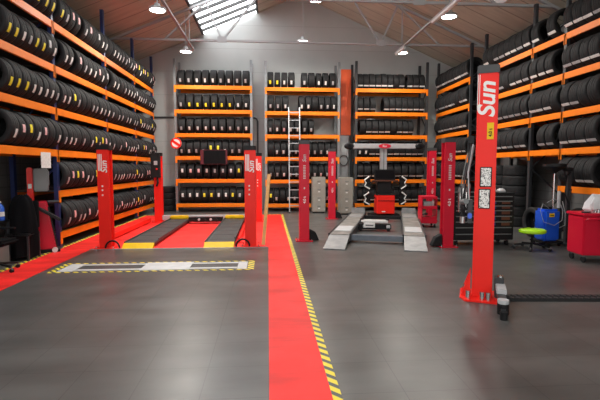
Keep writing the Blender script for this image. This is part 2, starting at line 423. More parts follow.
# ------------------------------------------------------------------ tyre racks
LV = [.26, 1.17, 2.02, 2.86, 3.72, 4.60]
BH = .14
def bx_axis(mb, along, x0, x1, y0, y1, z0, z1, face, sgn):
    """box given along-rack range x, depth-into-rack range y (0 = front)"""
    if along == 'Y': mb.b6(*sorted((face+sgn*y0, face+sgn*y1)), x0, x1, z0, z1)
    else: mb.b6(x0, x1, *sorted((face+sgn*y0, face+sgn*y1)), z0, z1)
def rack(label, along, face, sgn, ups, bays, levels, top, steel, depth=.92, tops=None):
    mid = (ups[0]+ups[-1])/2
    base = (face+sgn*depth/2, mid, 0) if along == 'Y' else (mid, face+sgn*depth/2, 0)
    t = thing('tyre_rack', label, 'rack', base)
    T = Matrix.Translation([-c for c in base])
    def fin(mb, n, m, bev=0.):
        mb.v = [tuple(T @ Vector(p)) for p in mb.v]
        return mb.build(n, m, t, bev)
    for k, u in enumerate(ups):
        for dpt in (.0, depth-.08):
            mb = MB(); bx_axis(mb, along, u-.045, u+.045, dpt, dpt+.08, 0, top + (.06 if dpt else 0), face, sgn)
            bx_axis(mb, along, u-.08, u+.08, dpt-.02 if dpt else dpt, dpt+.1, 0, .012, face, sgn)
            fin(mb, 'upright', M[steel])
        br = MB(); z = .15; q = 0
        while z < top-.7:
            a, b = (.06, depth-.06) if q % 2 == 0 else (depth-.06, .06)
            P = lambda d, zz: (face+sgn*d, u, zz) if along == 'Y' else (u, face+sgn*d, zz)
            br.bar(P(a, z), P(b, z+.75), .03); z += .75; q += 1
        fin(br, 'brace', M[steel])
    for bi, (u0, u1) in enumerate(zip(ups[:-1], ups[1:])):
        for li in bays[bi]:
            z = levels[li]
            f = MB(); bx_axis(f, along, u0+.045, u1-.045, -.012, .038, z-BH/2, z+BH/2, face, sgn)
            for uu in (u0, u1):
                s = .045 if uu == u0 else -.045
                bx_axis(f, along, min(uu+s, uu-s*.6), max(uu+s, uu-s*.6), -.018, -.001, z-BH/2-.11, z+BH/2, face, sgn)
            fin(f, 'front_beam', M['orange'], .004)
            g = MB(); bx_axis(g, along, u0+.045, u1-.045, depth-.07, depth-.02, z-BH/2, z+BH/2, face, sgn)
            fin(g, 'rear_beam', M['orange'])
            d = MB()
            bx_axis(d, along, u0+.05, u1-.05, .04, depth-.072, z+BH/2-.03, z+BH/2, face, sgn)
            fin(d, 'shelf_deck', M['deck'])
    return t
XLF, XRF, YRF = -4.25, 6.70, 16.25
ALL = [0, 1, 2, 3, 4, 5]
LVL = [.27, 1.12, 1.95, 2.79, 3.63, 4.49]
upsL = [6.35, 9.1, 11.87, 14.36, 16.6]
rack('long blue and orange tyre rack along the left wall', 'Y', XLF, -1, upsL, [[2, 3, 4, 5], ALL, ALL, ALL], LVL, 5.75, 'blue_steel')
upsR = [6.6, 9.45, 10.65, 13.1]; upsC = [14.06, 16.83]
rack('long black and orange tyre rack along the right wall behind the tall red post', 'Y', XRF, 1, upsR, [[1, 2, 3, 4, 5], [2, 3, 4, 5], [2, 3, 4, 5]], LV, 5.75, 'black_steel', 1.0)
rack('short black and orange tyre rack in the back right corner', 'Y', XRF, 1, upsC, [ALL], LV, 5.75, 'black_steel', 1.0)
rack('grey and orange tyre rack on the back wall below the skylight', 'X', YRF, 1, [-3.38, -.6], [ALL], LV, 5.62, 'grey_steel')
rack('middle grey and orange tyre rack on the back wall behind the ladder', 'X', YRF, 1, [-.07, 2.68], [ALL], [z-.03 for z in LV], 5.6, 'grey_steel')
rack('black and orange tyre rack on the back wall behind the wheel aligner', 'X', YRF, 1, [3.34, 6.08], [ALL], [z-.03 for z in LV], 5.65, 'black_steel')

# ------------------------------------------------------------------ tyres
def tyre_mesh(r, w, name):
    h = w/2; ri = r*.66
    g = .007
    tr = [(-.80, 0), (-.47, 0), (-.46, -g), (-.40, -g), (-.39, 0), (-.06, .001), (-.05, -g), (.05, -g), (.06, .001), (.39, 0), (.40, -g), (.46, -g), (.47, 0), (.80, 0)]
    p = [(ri, h*.72), (ri+.012, h*.86), (ri+.02, h*.9), (ri+(r-ri)*.5, h*1.0), (r-.035, h*.99), (r-.014, h*.93)]
    prof = [(a, -b) for a, b in p]
    prof += [(r-.004*abs(q)**3+d, q*h) for q, d in tr]
    prof += [(a, b) for a, b in reversed(p)]
    prof += [(ri+.004, h*.6), (r-.03, h*.55), (r-.025, 0), (r-.03, -h*.55), (ri+.004, -h*.6)]
    return MB().lathe(prof, 40, None, True).mesh(name, M['rubber'], 0, 40)
def tag_mesh(r, w, m, a0, a1, wd, name, off=0.):
    """curved paper label on the tread; angle 0 faces local -x... measured about the axle, in local xy"""
    mb = MB(); n = 6; vs = []; fs = []
    for i in range(n+1):
        a = a0+(a1-a0)*i/n
        for rr in (r+.0005, r+.0035):
            for zz in (off-wd/2, off+wd/2):
                vs.append((rr*math.cos(a), rr*math.sin(a), zz))
    for i in range(n):
        o = i*4; q = o+4
        fs += [(o+2, o+3, q+3, q+2), (o, q, q+1, o+1), (o, o+2, q+2, q), (o+1, q+1, q+3, o+3)]
    fs += [(0, 1, 3, 2), (n*4, n*4+2, n*4+3, n*4+1)]
    return mb.add(vs, fs).mesh(name, m)
VAR = [(.305, .205), (.315, .225), (.325, .235), (.31, .245), (.298, .195)]
VARR = [(.33, .255), (.34, .28), (.335, .25), (.322, .27)]
TM = {}
def get_tyre(r, w):
    k = ('t', r, w)
    if k not in TM: TM[k] = tyre_mesh(r, w, 'tyre')
    return TM[k]
def get_tag(r, w, kind, colr):
    k = (kind, r, w, colr)
    if k not in TM:
        if kind == 'low': a0, a1, wd, of = R(-42), R(-31), w*.94, 0.
        elif kind == 'mid': a0, a1, wd, of = R(-12), R(14), .075, 0.
        elif kind == 'midlow': a0, a1, wd, of = R(-36), R(-10), .07, .01
        elif kind == 'side': a0, a1, wd, of = R(-34), R(-6), .06, -.02
        TM[k] = tag_mesh(r, w, M[colr], a0, a1, wd, 'paper_label', of)
    return TM[k]
ORD = ['', 'first', 'second', 'third', 'fourth', 'fifth', 'sixth', 'seventh', 'eighth', 'ninth', 'tenth', 'eleventh', 'twelfth', 'thirteenth', 'fourteenth', 'fifteenth', 'sixteenth', 'seventeenth', 'eighteenth', 'nineteenth']
def ordn(n):
    if n < 20: return ORD[n]
    t = ['', '', 'twent', 'thirt', 'fort', 'fift'][n//10]
    return t+'ieth' if n % 10 == 0 else t+'y-'+ORD[n % 10]
SH = ['bottom shelf', 'second shelf up', 'third shelf up', 'fourth shelf up', 'fifth shelf up', 'top shelf']
CN = {'paper': 'white label', 'greylab': 'grey label', 'yellab': 'yellow label', 'pinklab': 'pink label', None: 'no label'}
TY = []     # every tyre: (loc, rot matrix, r, w, tagkind, tagcolour, label, group)
def row(rackname, along, face, sgn, a0, a1, z, li, first_far, tagf, var, gaps=(), gapw=.006, over=-.012):
    """fills a shelf from a0 to a1 (a0 is where the counting begins)"""
    d = 1 if a1 > a0 else -1
    lo, hi = min(a0, a1), max(a0, a1)
    segs = []; c = lo
    for g0, g1 in sorted(gaps):
        if g1 <= lo or g0 >= hi: continue
        segs.append((c, g0)); c = g1
    segs.append((c, hi)); n = 0
    if d < 0: segs = segs[::-1]
    for s0, s1 in segs:
        L = s1-s0; ws = []
        while True:
            rw = random.choice(var)
            if sum(q[1]+gapw for q in ws)+rw[1] > L: break
            ws.append(rw)
        if not ws: continue
        slack = (L-sum(q[1] for q in ws))/max(1, len(ws)-1)
        g = min(slack, gapw+.035) if len(ws) > 1 else 0
        a = s0 if d > 0 else s1
        for r, w in ws:
            c = a+d*w/2; n += 1
            zc = z+BH/2+r
            dep = r-over+random.uniform(0, .02)
            if along == 'Y': loc = Vector((face+sgn*dep, c, zc)); ax = Vector((-sgn, 0, 0))
            else: loc = Vector((c, face+sgn*dep, zc)); ax = Vector((0, -sgn, 0))
            up = Vector((0, 0, 1)); zz = ax.cross(up)
            rm = Matrix((ax, up, zz)).transposed()
            kind, cc = tagf(li, n, c)
            lab = 'tyre with %s, %s from %s, %s of the %s' % (CN[cc], ordn(n), first_far, SH[li], rackname)
            TY.append((loc, rm, r, w, kind, cc, lab, 'tyres on the %s of the %s' % (SH[li], rackname)))
            a += d*(w+g)
rnd = random.Random(3)
def tagL(li, n, c):
    if li in (4, 5) and c < 9.6 and rnd.random() < .75 and c < (8.9 if li == 4 else 9.4): return 'side', 'yellab'
    if li == 3 and c < 8: return 'side', 'yellab'
    q = rnd.random()
    if q < .12: return None, None
    return ('side' if q < .8 else 'mid'), ('paper' if q < .48 else 'greylab' if q < .84 else 'pinklab' if q < .94 else 'yellab')
def split(ups, lo, hi, m=.07):
    return [(u0+m, u1-m) for u0, u1 in zip(ups[:-1], ups[1:])]
def rowbays(rackname, along, face, sgn, spans, z, li, ff, tagf, var, gaps=()):
    """one shelf over several bays, counted through from the far end"""
    global TY
    start = len(TY); n = 0
    for s0, s1 in spans:
        row(rackname, along, face, sgn, s0, s1, z, li, ff, tagf, var, gaps, over=.14)
    for k in range(start, len(TY)):
        n += 1; t = TY[k]
        TY[k] = t[:6] + ('tyre with %s, %s from %s, %s of the %s' % (CN[t[5]], ordn(n), ff, SH[li].replace('shelf up', 'shelf'), rackname),) + t[7:]
for li in ALL:
    sp = [(b-.05, a+.05) for a, b in zip(upsL[:-1], upsL[1:])][::-1]
    if li < 2: sp = sp[:-1]
    gaps = {5: [(10.2, 10.35)], 4: [(12.6, 12.75), (9.75, 9.95)], 3: [], 2: [], 1: [(14.9, 15.1)], 0: []}[li]
    rowbays('left wall rack', 'Y', XLF, -1, sp, LVL[li], li, 'back wall', tagL, VAR, gaps)
def tagR(li, n, c):
    q = rnd.random()
    if q < .10: return None, None
    return 'low', ('paper' if q < .6 else 'greylab')
for li in ALL:
    rowbays('back right corner rack', 'Y', XRF, 1, [(upsC[1]-.05, upsC[0]+.05)], LV[li], li, 'back wall', tagR, VARR)
    sp = [(b-.05, a+.05) for a, b in zip(upsR[:-1], upsR[1:])][::-1]
    if li == 0: continue
    if li == 1: sp = [sp[2]]
    gaps = {5: [(10.0, 10.3)], 4: [(9.5, 9.75)], 3: [(12.4, 12.6)], 2: [(10.2, 10.45)], 1: []}[li]
    rowbays('right wall rack', 'Y', XRF, 1, sp, LV[li], li, 'far end', tagR, VARR, gaps)
def tagB(li, n, c):
    q = rnd.random()
    if li == 4 and 2 <= n <= 7: return 'midlow', 'yellab'
    if li == 2 and n in (5, 6): return 'mid', 'yellab'
    if li == 0 and n in (4, 5, 8): return 'mid', 'yellab'
    k = 'mid' if li in (0, 1) else 'midlow'
    if li == 1: return 'mid', ('pinklab' if n in (2, 3) else 'yellab' if n == 8 else 'greylab' if n in (5, 6) else 'paper')
    return k, ('paper' if q < .45 else 'greylab')
VB = [(.305, .25), (.31, .262), (.30, .255), (.312, .24)]
for li in ALL:
    row('left rear rack', 'X', YRF, 1, -3.30, -.67, LV[li], li, 'left', tagB, VB, gapw=.014)
def tagM(li, n, c):
    q = rnd.random()
    if li == 5 and n < 3: return 'midlow', 'yellab'
    if li == 0 and n == 1: return 'mid', 'yellab'
    if q < .12: return None, None
    return 'midlow', ('paper' if q < .55 else 'greylab' if q < .9 else 'pinklab')
VM = [(.305, .215), (.31, .225), (.30, .205), (.308, .235)]
for li in ALL:
    gaps = {5: [(1.02, 1.28)], 4: [(.93, 1.17)], 3: [(1.75, 2.6)], 2: [], 1: [], 0: []}[li]
    row('middle rear rack', 'X', YRF, 1, .0, 2.62, LV[li]-.03, li, 'left', tagM, VM, gaps, gapw=.014)
def tagRB(li, n, c):
    q = rnd.random()
    if li == 2 and n in (1, 2): return 'midlow', 'paper'
    return ('low', 'paper') if q < .72 else ('low', 'greylab') if q < .9 else (None, None)
for li in ALL:
    gaps = {5: [(5.22, 5.32)], 4: [(4.25, 4.42)], 3: [(3.42, 3.5), (5.6, 6.0)], 2: [], 1: [], 0: []}[li]
    row('right rear rack', 'X', YRF, 1, 3.41, 6.01, LV[li]-.03, li, 'left', tagRB, VM if li != 1 else VARR, gaps, gapw=.006)
VIS = []
for t in TY:
    x, y, d = proj(*t[0])
    if d > 1 and -12 < x < 612 and -14 < y < 410: VIS.append((t[2]/d, t))
VIS.sort(key=lambda q: -q[0])
NIND = 272
def place(t):
    loc, rm, r, w, kind, cc, lab, grp = t
    o = bpy.data.objects.new('tyre', get_tyre(r, w)); col.objects.link(o)
    spin = Matrix.Rotation(0, 3, 'Z')
    o.matrix_world = Matrix.Translation(loc) @ rm.to_4x4()
    tag(o, lab, 'tyre', grp)
    if kind:
        c = bpy.data.objects.new('paper_label', get_tag(r, w, kind, cc)); col.objects.link(c); c.parent = o
        c['label'] = CN[cc].replace('label', 'paper label')
for _, t in VIS[:NIND]: place(t)
rest = [t for _, t in VIS[NIND:]]
slots = ['rubber', 'paper', 'greylab', 'yellab', 'pinklab']
mb = MB()
for loc, rm, r, w, kind, cc, lab, grp in rest:
    mx = Matrix.Translation(loc) @ rm.to_4x4()
    me = get_tyre(r, w); mb.mi = 0
    mb.add([v.co for v in me.vertices], [tuple(p.vertices) for p in me.polygons], mx)
    if kind:
        me = get_tag(r, w, kind, cc); mb.mi = slots.index(cc)
        mb.add([v.co for v in me.vertices], [tuple(p.vertices) for p in me.polygons], mx)
tag(mb.build('tyres', [M[s] for s in slots]), 'farthest rows of black labelled tyres on the racks by the back wall', 'tyres', None, 'stuff')
# tyres lying flat in stacks
def flat_stack(x, y, n, r, w, where, z0=0.):
    for k in range(n):
        o = bpy.data.objects.new('tyre', get_tyre(r, w)); col.objects.link(o)
        o.location = (x+random.uniform(-.015, .015), y+random.uniform(-.015, .015), z0+w/2+k*(w+.002))
        o.rotation_euler = (0, 0, random.uniform(0, 6))
        pos = 'lowest' if k == 0 else 'topmost' if k == n-1 else ORD[k+1]+' from the floor'
        tag(o, 'flat black tyre, %s in the stack %s' % (pos, where), 'tyre', 'flat stacked tyres '+where)
flat_stack(7.12, 12.62, 6, .39, .285, 'behind the tall red post')
flat_stack(7.12, 11.83, 6, .39, .285, 'right of the tall red post')
flat_stack(-3.85, 16.9, 4, .31, .235, 'in the back left corner')
def lone_tyre(loc, rot, r, w, lab, grp=None):
    o = bpy.data.objects.new('tyre', get_tyre(r, w)); col.objects.link(o); o.location = loc; o.rotation_euler = rot
    tag(o, lab, 'tyre', grp)
lone_tyre((6.35, 9.75, .36), (PI/2, R(6), R(88)), .36, .25, 'large black tyre leaning against the right rack behind the blue tank')
k = 0
for yy in (9.2, 8.9, 8.6, 8.3, 8.0, 7.7):
    k += 1
    lone_tyre((7.1, yy, .37), (PI/2, 0, 0), .37, .27, 'plain black tyre on the floor under right rack, %s from the tank' % ORD[k], 'floor tyres under the right rack')

# ------------------------------------------------------------------ four post lift (left, red)
def post_part(lift, x, y, h, paint, slot, w=.25, d=.22, capc='black', logo=1, small=False):
    """U-channel column, open side towards slot (+1 = +x)"""
    p = MB()
    t_ = .05
    poly = [(-w/2, -d/2), (w/2, -d/2), (w/2, -d/2+.03), (w/2-.045, -d/2+.03), (w/2-.045, d/2-.03), (w/2, d/2-.03), (w/2, d/2), (-w/2, d/2)]
    if slot < 0: poly = [(-a, b) for a, b in poly][::-1]
    p.prism(poly, .02, h-.05)
    o = p.build('post', paint, lift, .006, loc=(x, y, 0))
    MB().box((0, 0, .011), (w+.16, d+.14, .02)).build('base_plate', paint, o, .003)
    MB().box((0, 0, h-.02), (w+.015, d+.015, .10)).build('post_cap', M[capc], o, .008, label='black post cap')
    for sx in (-1, 1):
        for sy in (-1, 1):
            MB().cyl((sx*(w/2+.05), sy*(d/2+.04), .035), .016, .03, 8).build('anchor_bolt', M['chrome'], o)
    # guide slot
    MB().box((slot*(w/2-.04), -.02, h/2), (.012, .05, h-.3)).build('ladder_strip', M['black_steel'], o)
    return o
def lettering(o, x0, z0, s, size, d=.11, m='white', squash=1.):
    return text('lettering', s, size, M[m], o, (x0, -d-.002, z0), VERT, .001, squash)
def stripes(o, x0, z0, n, w, l, gap, d=.11, m='white'):
    mb = MB()
    for k in range(n): mb.box((x0+k*gap, -d-.001, z0), (w, .002, l))
    mb.build('stripe_marks', M[m], o)

LX0, LX1, LY0, LY1 = -3.33, -.3, 9.1, 13.4
lift = thing('four_post_lift', 'bright red four post car lift lowered on the red floor at left', 'lift', ((LX0+LX1)/2, 9.1, 0))
ox = (LX0+LX1)/2
for (px, py, sl, lg) in ((LX0-ox, 0, 1, 1), (LX1-ox-.07, 0, -1, 1), (LX0-ox, 4.3, 1, 0), (LX1-ox, 4.3, -1, 1)):
    far = py > 1
    o = post_part(lift, px, py, 2.08, M['red'], sl, w=.235 if not far else .22)
    if lg:
        lettering(o, .08, 1.55, 'Sun', .17)
        stripes(o, -.085, 1.76, 3, .018, .34, .03)
        for zz in (1.28, 1.2, 1.1): MB().box((-.02, -.1115, zz), (.03, .002, .03)).build('sticker', M['white'], o)
    if not far:
        mb = MB(); pts = [(sl*(.06+.1+.14*math.cos(a)), -.16, .02+.15*math.sin(a)) for a in [PI*i/10 for i in range(11)]]
        mb.tube(pts, .018, 8).build('hose_loop', M['black'], o, label='black hose looped at the post foot')
    if far and sl > 0:
        cb = MB().box((-.02, -.2, 1.72), (.26, .16, .72)).build('control_box', M['blackm'], o, .01, label='black control box')
        MB().box((.0, -.285, 1.8), (.1, .012, .12)).build('switch_panel', M['lgrey'], cb)
        MB().cyl((0.03, -.29, 1.62), .025, .03, 12, (PI/2, 0, 0)).build('knob', M['red'], cb)
        MB().tube([(.02, -.2, 1.4), (.04, -.24, 1.2), (.0, -.24, 1.1)], .03, 8).build('hose', M['black'], o)
# runways
def runway(cx, L0=-.02, L1=4.25, w=.62, z=.10):
    r_ = MB(); r_.b6(cx-w/2, cx+w/2, L0, L1, .05, z)
    r_.b6(cx-w/2, cx-w/2+.03, L0, L1, z, z+.025); r_.b6(cx+w/2-.03, cx+w/2, L0+.4, L1, z, z+.025)
    o = r_.build('runway', M['runway'], lift, .004)
    e = MB(); e.add([(cx-w/2, L0-.15, .006), (cx+w/2, L0-.15, .006), (cx+w/2, L0, .006), (cx-w/2, L0, .006), (cx-w/2, L0, z), (cx+w/2, L0, z)],
                    [(0, 3, 2, 1), (0, 1, 5, 4), (2, 3, 4, 5), (0, 4, 3), (1, 2, 5)])
    e.build('ramp_lip', M['yellow'], o, label='yellow ramp lip')
    s = MB(); s.b6(cx-w/2+.02, cx+w/2-.02, L1-.16, L1-.0, z, z+.11)
    s.build('wheel_stop', M['yellow'], o, .03, label='yellow padded wheel stop')
    for q in range(6):
        MB().b6(cx-.25, cx+.25, .3+q*.65, .32+q*.65, z, z+.004).build('tread_rib', M['black_steel'], o)
runway(-2.68-ox); runway(-1.03-ox)
MB().b6(LX0-ox+.1, LX1-ox-.1, 4.26, 4.4, .05, .2).build('crossbeam', M['lgrey'], lift, .01, label='grey crossbeam')
MB().b6(LX0-ox-.28, LX0-ox-.2, .3, 4.1, .03, .14).build('side_rail', M['red'], lift, .01)
MB().b6(LX1-ox-.36, LX1-ox-.32, .3, 4.1, .03, .12).build('side_rail', M['red'], lift, .005)
jk = MB(); jk.b6(-2.35-ox, -1.36-ox, 3.7, 3.98, .06, .2)
jo = jk.build('jacking_beam', M['blackm'], lift, .02, label='black jacking beam')
for q in range(5): MB().cyl((-2.2-ox+q*.17, 3.66, .12+.02*(q % 2)), .035, .06, 10, (PI/2, 0, 0)).build('jack_fitting', M['lgrey'] if q % 2 else M['black'], jo)
MB().b6(-2.35-ox, -1.36-ox, 3.72, 3.9, .2, .25).build('roller', M['lgrey'], jo, .02)
# leaning wooden batten
bt = MB().bar((0, 0, 0.01), (.12, .0, 1.30), .07, .03)
bt.bar((.04, -.16, .03), (.12, .0, 1.27), .012, .012)
tag(MB().bar((0, 0, .03), (.13, .23, 1.52), .075, .03).build('wooden_batten', M['wood'], None, .004, loc=(-.105, 9.02, 0)), 'pale wooden batten leaning against the near right post of the left lift', 'batten')

# ------------------------------------------------------------------ crimson four post lift (rotated)
A2 = R(-16.5)
lift2 = thing('four_post_lift', 'crimson four post alignment lift with light grey runways, turned to the right', 'lift', (.81, 9.62, 0), A2)
mrot = Matrix.Rotation(-A2, 3, 'Z')
def loc2(x, y): v = mrot @ Vector((x-.81, y-9.62, 0)); return v.x, v.y
for (wx, wy, sl) in ((.81, 9.66, 1), (3.74, 8.72, -1), (2.06, 13.8, 1), (5.05, 13.0, -1)):
    x, y = loc2(wx, wy)
    o = post_part(lift2, x, y, 2.24, M['crimson'], sl, w=.22, d=.2, capc='capgrey')
    o.rotation_euler = (0, 0, -A2)
    lettering(o, .035, 1.78, 'Sun', .115, .10, 'label_grey', 1.0)
    mb = MB()
    for q in range(9): mb.box((-.0, -.101, 1.42+q*.035), (.055, .002, .02))
    mb.build('stripe_marks', M['label_grey'], o)
    MB().box((0, -.101, 1.2), (.03, .002, .04)).build('sticker', M['label_grey'], o)
    lettering(o, .03, .86, '4.0 t', .085, .10, 'white')
    # black rubber chock by the foot
    wd = MB(); s = sl
    wd.add([(s*.12, -.08, 0.02), (s*.34, -.08, 0.02), (s*.34, .08, 0.02), (s*.12, .08, 0.02), (s*.12, -.08, .27), (s*.12, .08, .27), (s*.26, -.08, .2), (s*.26, .08, .2)],
           [(0, 3, 2, 1), (0, 4, 5, 3), (4, 6, 7, 5), (6, 1, 2, 7), (0, 1, 6, 4), (3, 5, 7, 2)])
    wd.build('cable_guard', M['blackm'], o, .01, label='black wedge shaped guard')
def platform(c0, c1, ramp0):
    a = Vector(loc2(*c0)); b = Vector(loc2(*c1))
    d = (b-a).normalized(); n = Vector((-d.y, d.x)); w = .22; z = .19
    L = (b-a).length
    T = Matrix(((n.x, d.x, 0, a.x), (n.y, d.y, 0, a.y), (0, 0, 1, 0), (0, 0, 0, 1)))
    mb = MB()
    def bb(*q, m=mb):
        k = len(m.v); m.b6(*q); m.v[k:] = [tuple(T @ Vector(p)) for p in m.v[k:]]
    bb(-w, w, 0, L, .04, z); 
    o = mb.build('runway', M['platform'], lift2, .005)
    t = MB(); bb(-w+.03, w-.03, 0.5, 1.35, z, z+.012, m=t); t.build('slip_plate', M['lgrey'], o, .002)
    t = MB(); bb(-w+.03, w-.03, 3.4, 4.1, z, z+.012, m=t); t.build('turn_plate', M['plate'], o, .002)
    t = MB(); bb(-w, w, L-.12, L-.04, z, z+.17, m=t); t.build('wheel_stop', M['plate'], o, .01)
    t = MB(); bb(-w-.03, -w, 0, L, .03, z+.02, m=t); bb(w, w+.03, 0, L, .03, z+.02, m=t); t.build('side_skirt', M['black_steel'], o)
    # ramp: from the floor up to the platform
    e = MB(); rw = w*1.0
    f = [(-rw*1.02, -.86, .006), (rw*1.02, -.86, .006), (rw, -.02, z-.03), (-rw, -.02, z-.03), (-rw*1.02, -.86, .024), (rw*1.02, -.86, .024), (rw, -.02, z-.008), (-rw, -.02, z-.008)]
    e.add([tuple(T @ Vector(p)) for p in f], [(0, 3, 2, 1), (4, 5, 6, 7), (0, 1, 5, 4), (1, 2, 6, 5), (2, 3, 7, 6), (3, 0, 4, 7)])
    e.build('ramp', M['plate'], o, .003, label='silver loading ramp')
platform((1.57, 9.33), (2.95, 13.85), 0)
platform((3.15, 9.0), (4.55, 13.6), 0)
p0, p1 = loc2(1.86, 9.45), loc2(2.93, 9.12)
MB().bar((*p0, .105), (*p1, .105), .16, .12).build('crossbeam', M['cross'], lift2, .01, label='blue-grey crossbeam')
p0, p1 = loc2(3.0, 13.2), loc2(4.15, 12.9)
MB().bar((*p0, .12), (*p1, .12), .12, .1).build('crossbeam', M['blackm'], lift2, .01)
jb = thing('rolling_jack', 'white and black rolling jack between the light grey runways', 'jack', (2.80, 11.1, 0), A2)
MB().box((0, 0, .25), (.70, .12, .07)).build('lifting_arm', M['white'], jb, .015)
MB().box((0, .0, .11), (.86, .26, .13)).build('carriage', M['blackm'], jb, .02)
MB().box((-.12, -.22, .17), (.28, .06, .12)).build('name_plate', M['white'], jb, .005)
MB().box((-.12, -.253, .17), (.2, .004, .03)).build('plate_stripe', M['greyplastic'], jb)
for s in (-1, 1): MB().cyl((s*.33, 0, .3), .05, .03, 16).build('lifting_pad', M['black'], jb)
for s in (-1, 1): MB().cyl((s*.36, -.15, .06), .045, .06, 16, (PI/2, 0, 0)).build('roller', M['black'], jb)
for s in (-1, 1): MB().box((.3*s+.06, -.16, .13), (.1, .05, .08)).build('fitting', M['lgrey'], jb, .01)

# ------------------------------------------------------------------ wheel aligner gantry
wa = thing('wheel_aligner', 'wheel aligner with red cabinet and wide grey camera beam', 'aligner', (3.95, 14.4, 0), R(-2))
MB().box((0, .05, .05), (1.0, .6, .1)).build('base', M['blackm'], wa, .02)
cab = MB().box((-.02, -.12, .43), (.60, .5, .62)).build('cabinet', M['red'], wa, .02)
MB().box((-.02, -.376, .56), (.56, .012, .02)).build('drawer_gap', M['blackm'], cab)
MB().box((-.1, -.377, .2), (.12, .006, .03)).build('badge', M['white'], cab)
MB().box((0, -.1, .755), (.62, .52, .03)).build('worktop', M['blackm'], wa, .01)
MB().box((0, .08, 1.02), (.48, .3, .5)).build('console', M['black'], wa, .02)
MB().box((0, -.1, 1.22), (.9, .1, .05)).build('clamp_rail', M['copper'], wa, .01)
mo = MB().box((0, -.06, 1.42), (.72, .07, .36)).build('monitor', M['black'], wa, .015)
MB().box((0, -.098, 1.43), (.64, .006, .28)).build('monitor_screen', M['screen'], mo)
colm = MB().box((0, .2, 1.25), (.22, .16, 2.3)).build('column', M['silver'], wa, .01)
MB().box((0, .115, 1.9), (.03, .012, 1.0)).build('column_slot', M['greyplastic'], colm)
bm_ = MB().box((0, .06, 2.39), (2.2, .12, .17)).build('camera_beam', M['lgrey'], wa, .02)
for s in (-1, 1):
    p = MB().lathe([(.0001, -.11), (.09, -.1), (.13, -.03), (.13, .03), (.09, .1), (.0001, .11)], 20, Matrix.Translation((s*1.2, .05, 2.39)) @ Matrix.Rotation(PI/2, 4, 'X') @ Matrix.Diagonal((1.35, .85, 1, 1))).build('camera_pod', M['black'], bm_)
    MB().cyl((s*1.2, -.06, 2.39), .05, .02, 16, (PI/2, 0, 0)).build('lens', M['screen'], p)
MB().lathe([(.0001, -.015), (.21, -.015), (.21, .015), (.0001, .015)], 28, Matrix.Translation((0, -.01, 2.39)) @ Matrix.Diagonal((1, 1, .36, 1)) @ Matrix.Rotation(PI/2, 4, 'X')).build('badge', M['darkred'], bm_)
text('lettering', 'Sun', .1, M['white'], bm_, (-.085, -.028, 2.355), FLATF)
# wheel clamps on the sides
for i, (sx, z) in enumerate(((-.62, .95), (-.62, .42), (.62, .95), (.62, .42))):
    t = thing('wheel_clamp', 'black and chrome wheel clamp hung %s %s of the wheel aligner' % ('high' if z > .6 else 'low', 'left' if sx < 0 else 'right'), 'clamp', (3.95+sx, 14.3, z), 0, 'wheel clamps on the aligner')
    s = -1 if sx < 0 else 1
    MB().tube([(-s*.08, -.06, .0), (s*.09, -.06, .1), (s*.04, -.06, .2), (s*.1, -.06, .3), (-s*.06, -.06, .42)], .024, 8).build('clamp_arm', M['white'], t)
    MB().box((-.02*s, .03, .2), (.2, .06, .46)).build('target_board', M['blackm'], t, .01)
    for k in range(3): MB().box((-s*.09, -.01, .06+.15*k), (.1, .04, .04)).build('claw', M['black'], t, .005)
    MB().box((-s*.2, .03, .22), (.3, .04, .05)).build('hook_arm', M['black'], t)

# ------------------------------------------------------------------ cabinets, ladder etc. at the back
def filing(x, y, w, d, h, n, label):
    t = thing('drawer_cabinet', label, 'cabinet', (x, y, 0))
    MB().b6(-w/2, w/2, 0, d, .04, h).build('body', M['cabinet'], t, .008)
    MB().b6(-w/2+.03, w/2-.03, .02, d-.03, 0, .04).build('plinth', M['blackm'], t)
    dh = (h-.1)/n
    for k in range(n):
        f = MB().b6(-w/2+.02, w/2-.02, -.018, .0, .07+k*dh, .07+(k+1)*dh-.02).build('drawer', M['cabinet'], t, .005)
        MB().box((0, -.028, .07+(k+.62)*dh), (.13, .02, .025)).build('handle', M['greyplastic'], f, .004)
        MB().box((0, -.02, .07+(k+.35)*dh), (.07, .005, .04)).build('card_holder', M['paper'], f)
filing(2.76, 14.95, .47, .5, 1.32, 4, 'beige drawer cabinet before the wall pillar beside the left runway')
filing(1.86, 15.6, .48, .5, 1.32, 4, 'beige drawer cabinet behind the near left crimson post')
ld = thing('ladder', 'silver aluminium ladder leaning on the middle back rack', 'ladder', (.98, 15.62, 0))
top = 3.9; lean = .55
for s in (-1, 1):
    MB().bar((s*.2, 0, .03), (s*.2, lean, top), .035, .07).build('rail', M['silver'], ld, .005)
    MB().box((s*.2, 0, .025), (.05, .08, .05)).build('foot', M['black'], ld, .005)
for k in range(13):
    z = .28+k*.285
    MB().bar((-.2, lean*z/top, z), (.2, lean*z/top, z), .032).build('rung', M['silver'], ld)
mn = thing('monitor', 'black screen with dark red frame hung on the left back rack', 'monitor', (-1.98, 16.1, 1.78))
MB().box((0, 0, .27), (.98, .06, .54)).build('frame', M['maroon'], mn, .01)
MB().box((.03, -.033, .27), (.80, .012, .50)).build('monitor_screen', M['screen'], mn)
MB().box((0, .07, .27), (.3, .08, .2)).build('mount', M['blackm'], mn)
sg = thing('round_sign', 'round red and white sign on the upright of left back rack', 'sign', (-3.36, 16.2, 2.56))
MB().cyl((0, 0, 0), .2, .02, 28, (PI/2, 0, 0)).build('disc', M['white'], sg)
MB().lathe([(.15, -.004), (.2, -.004), (.2, .004), (.15, .004)], 28, Matrix.Translation((0, -.013, 0)) @ Matrix.Rotation(PI/2, 4, 'X'), True).build('ring', M['red'], sg)
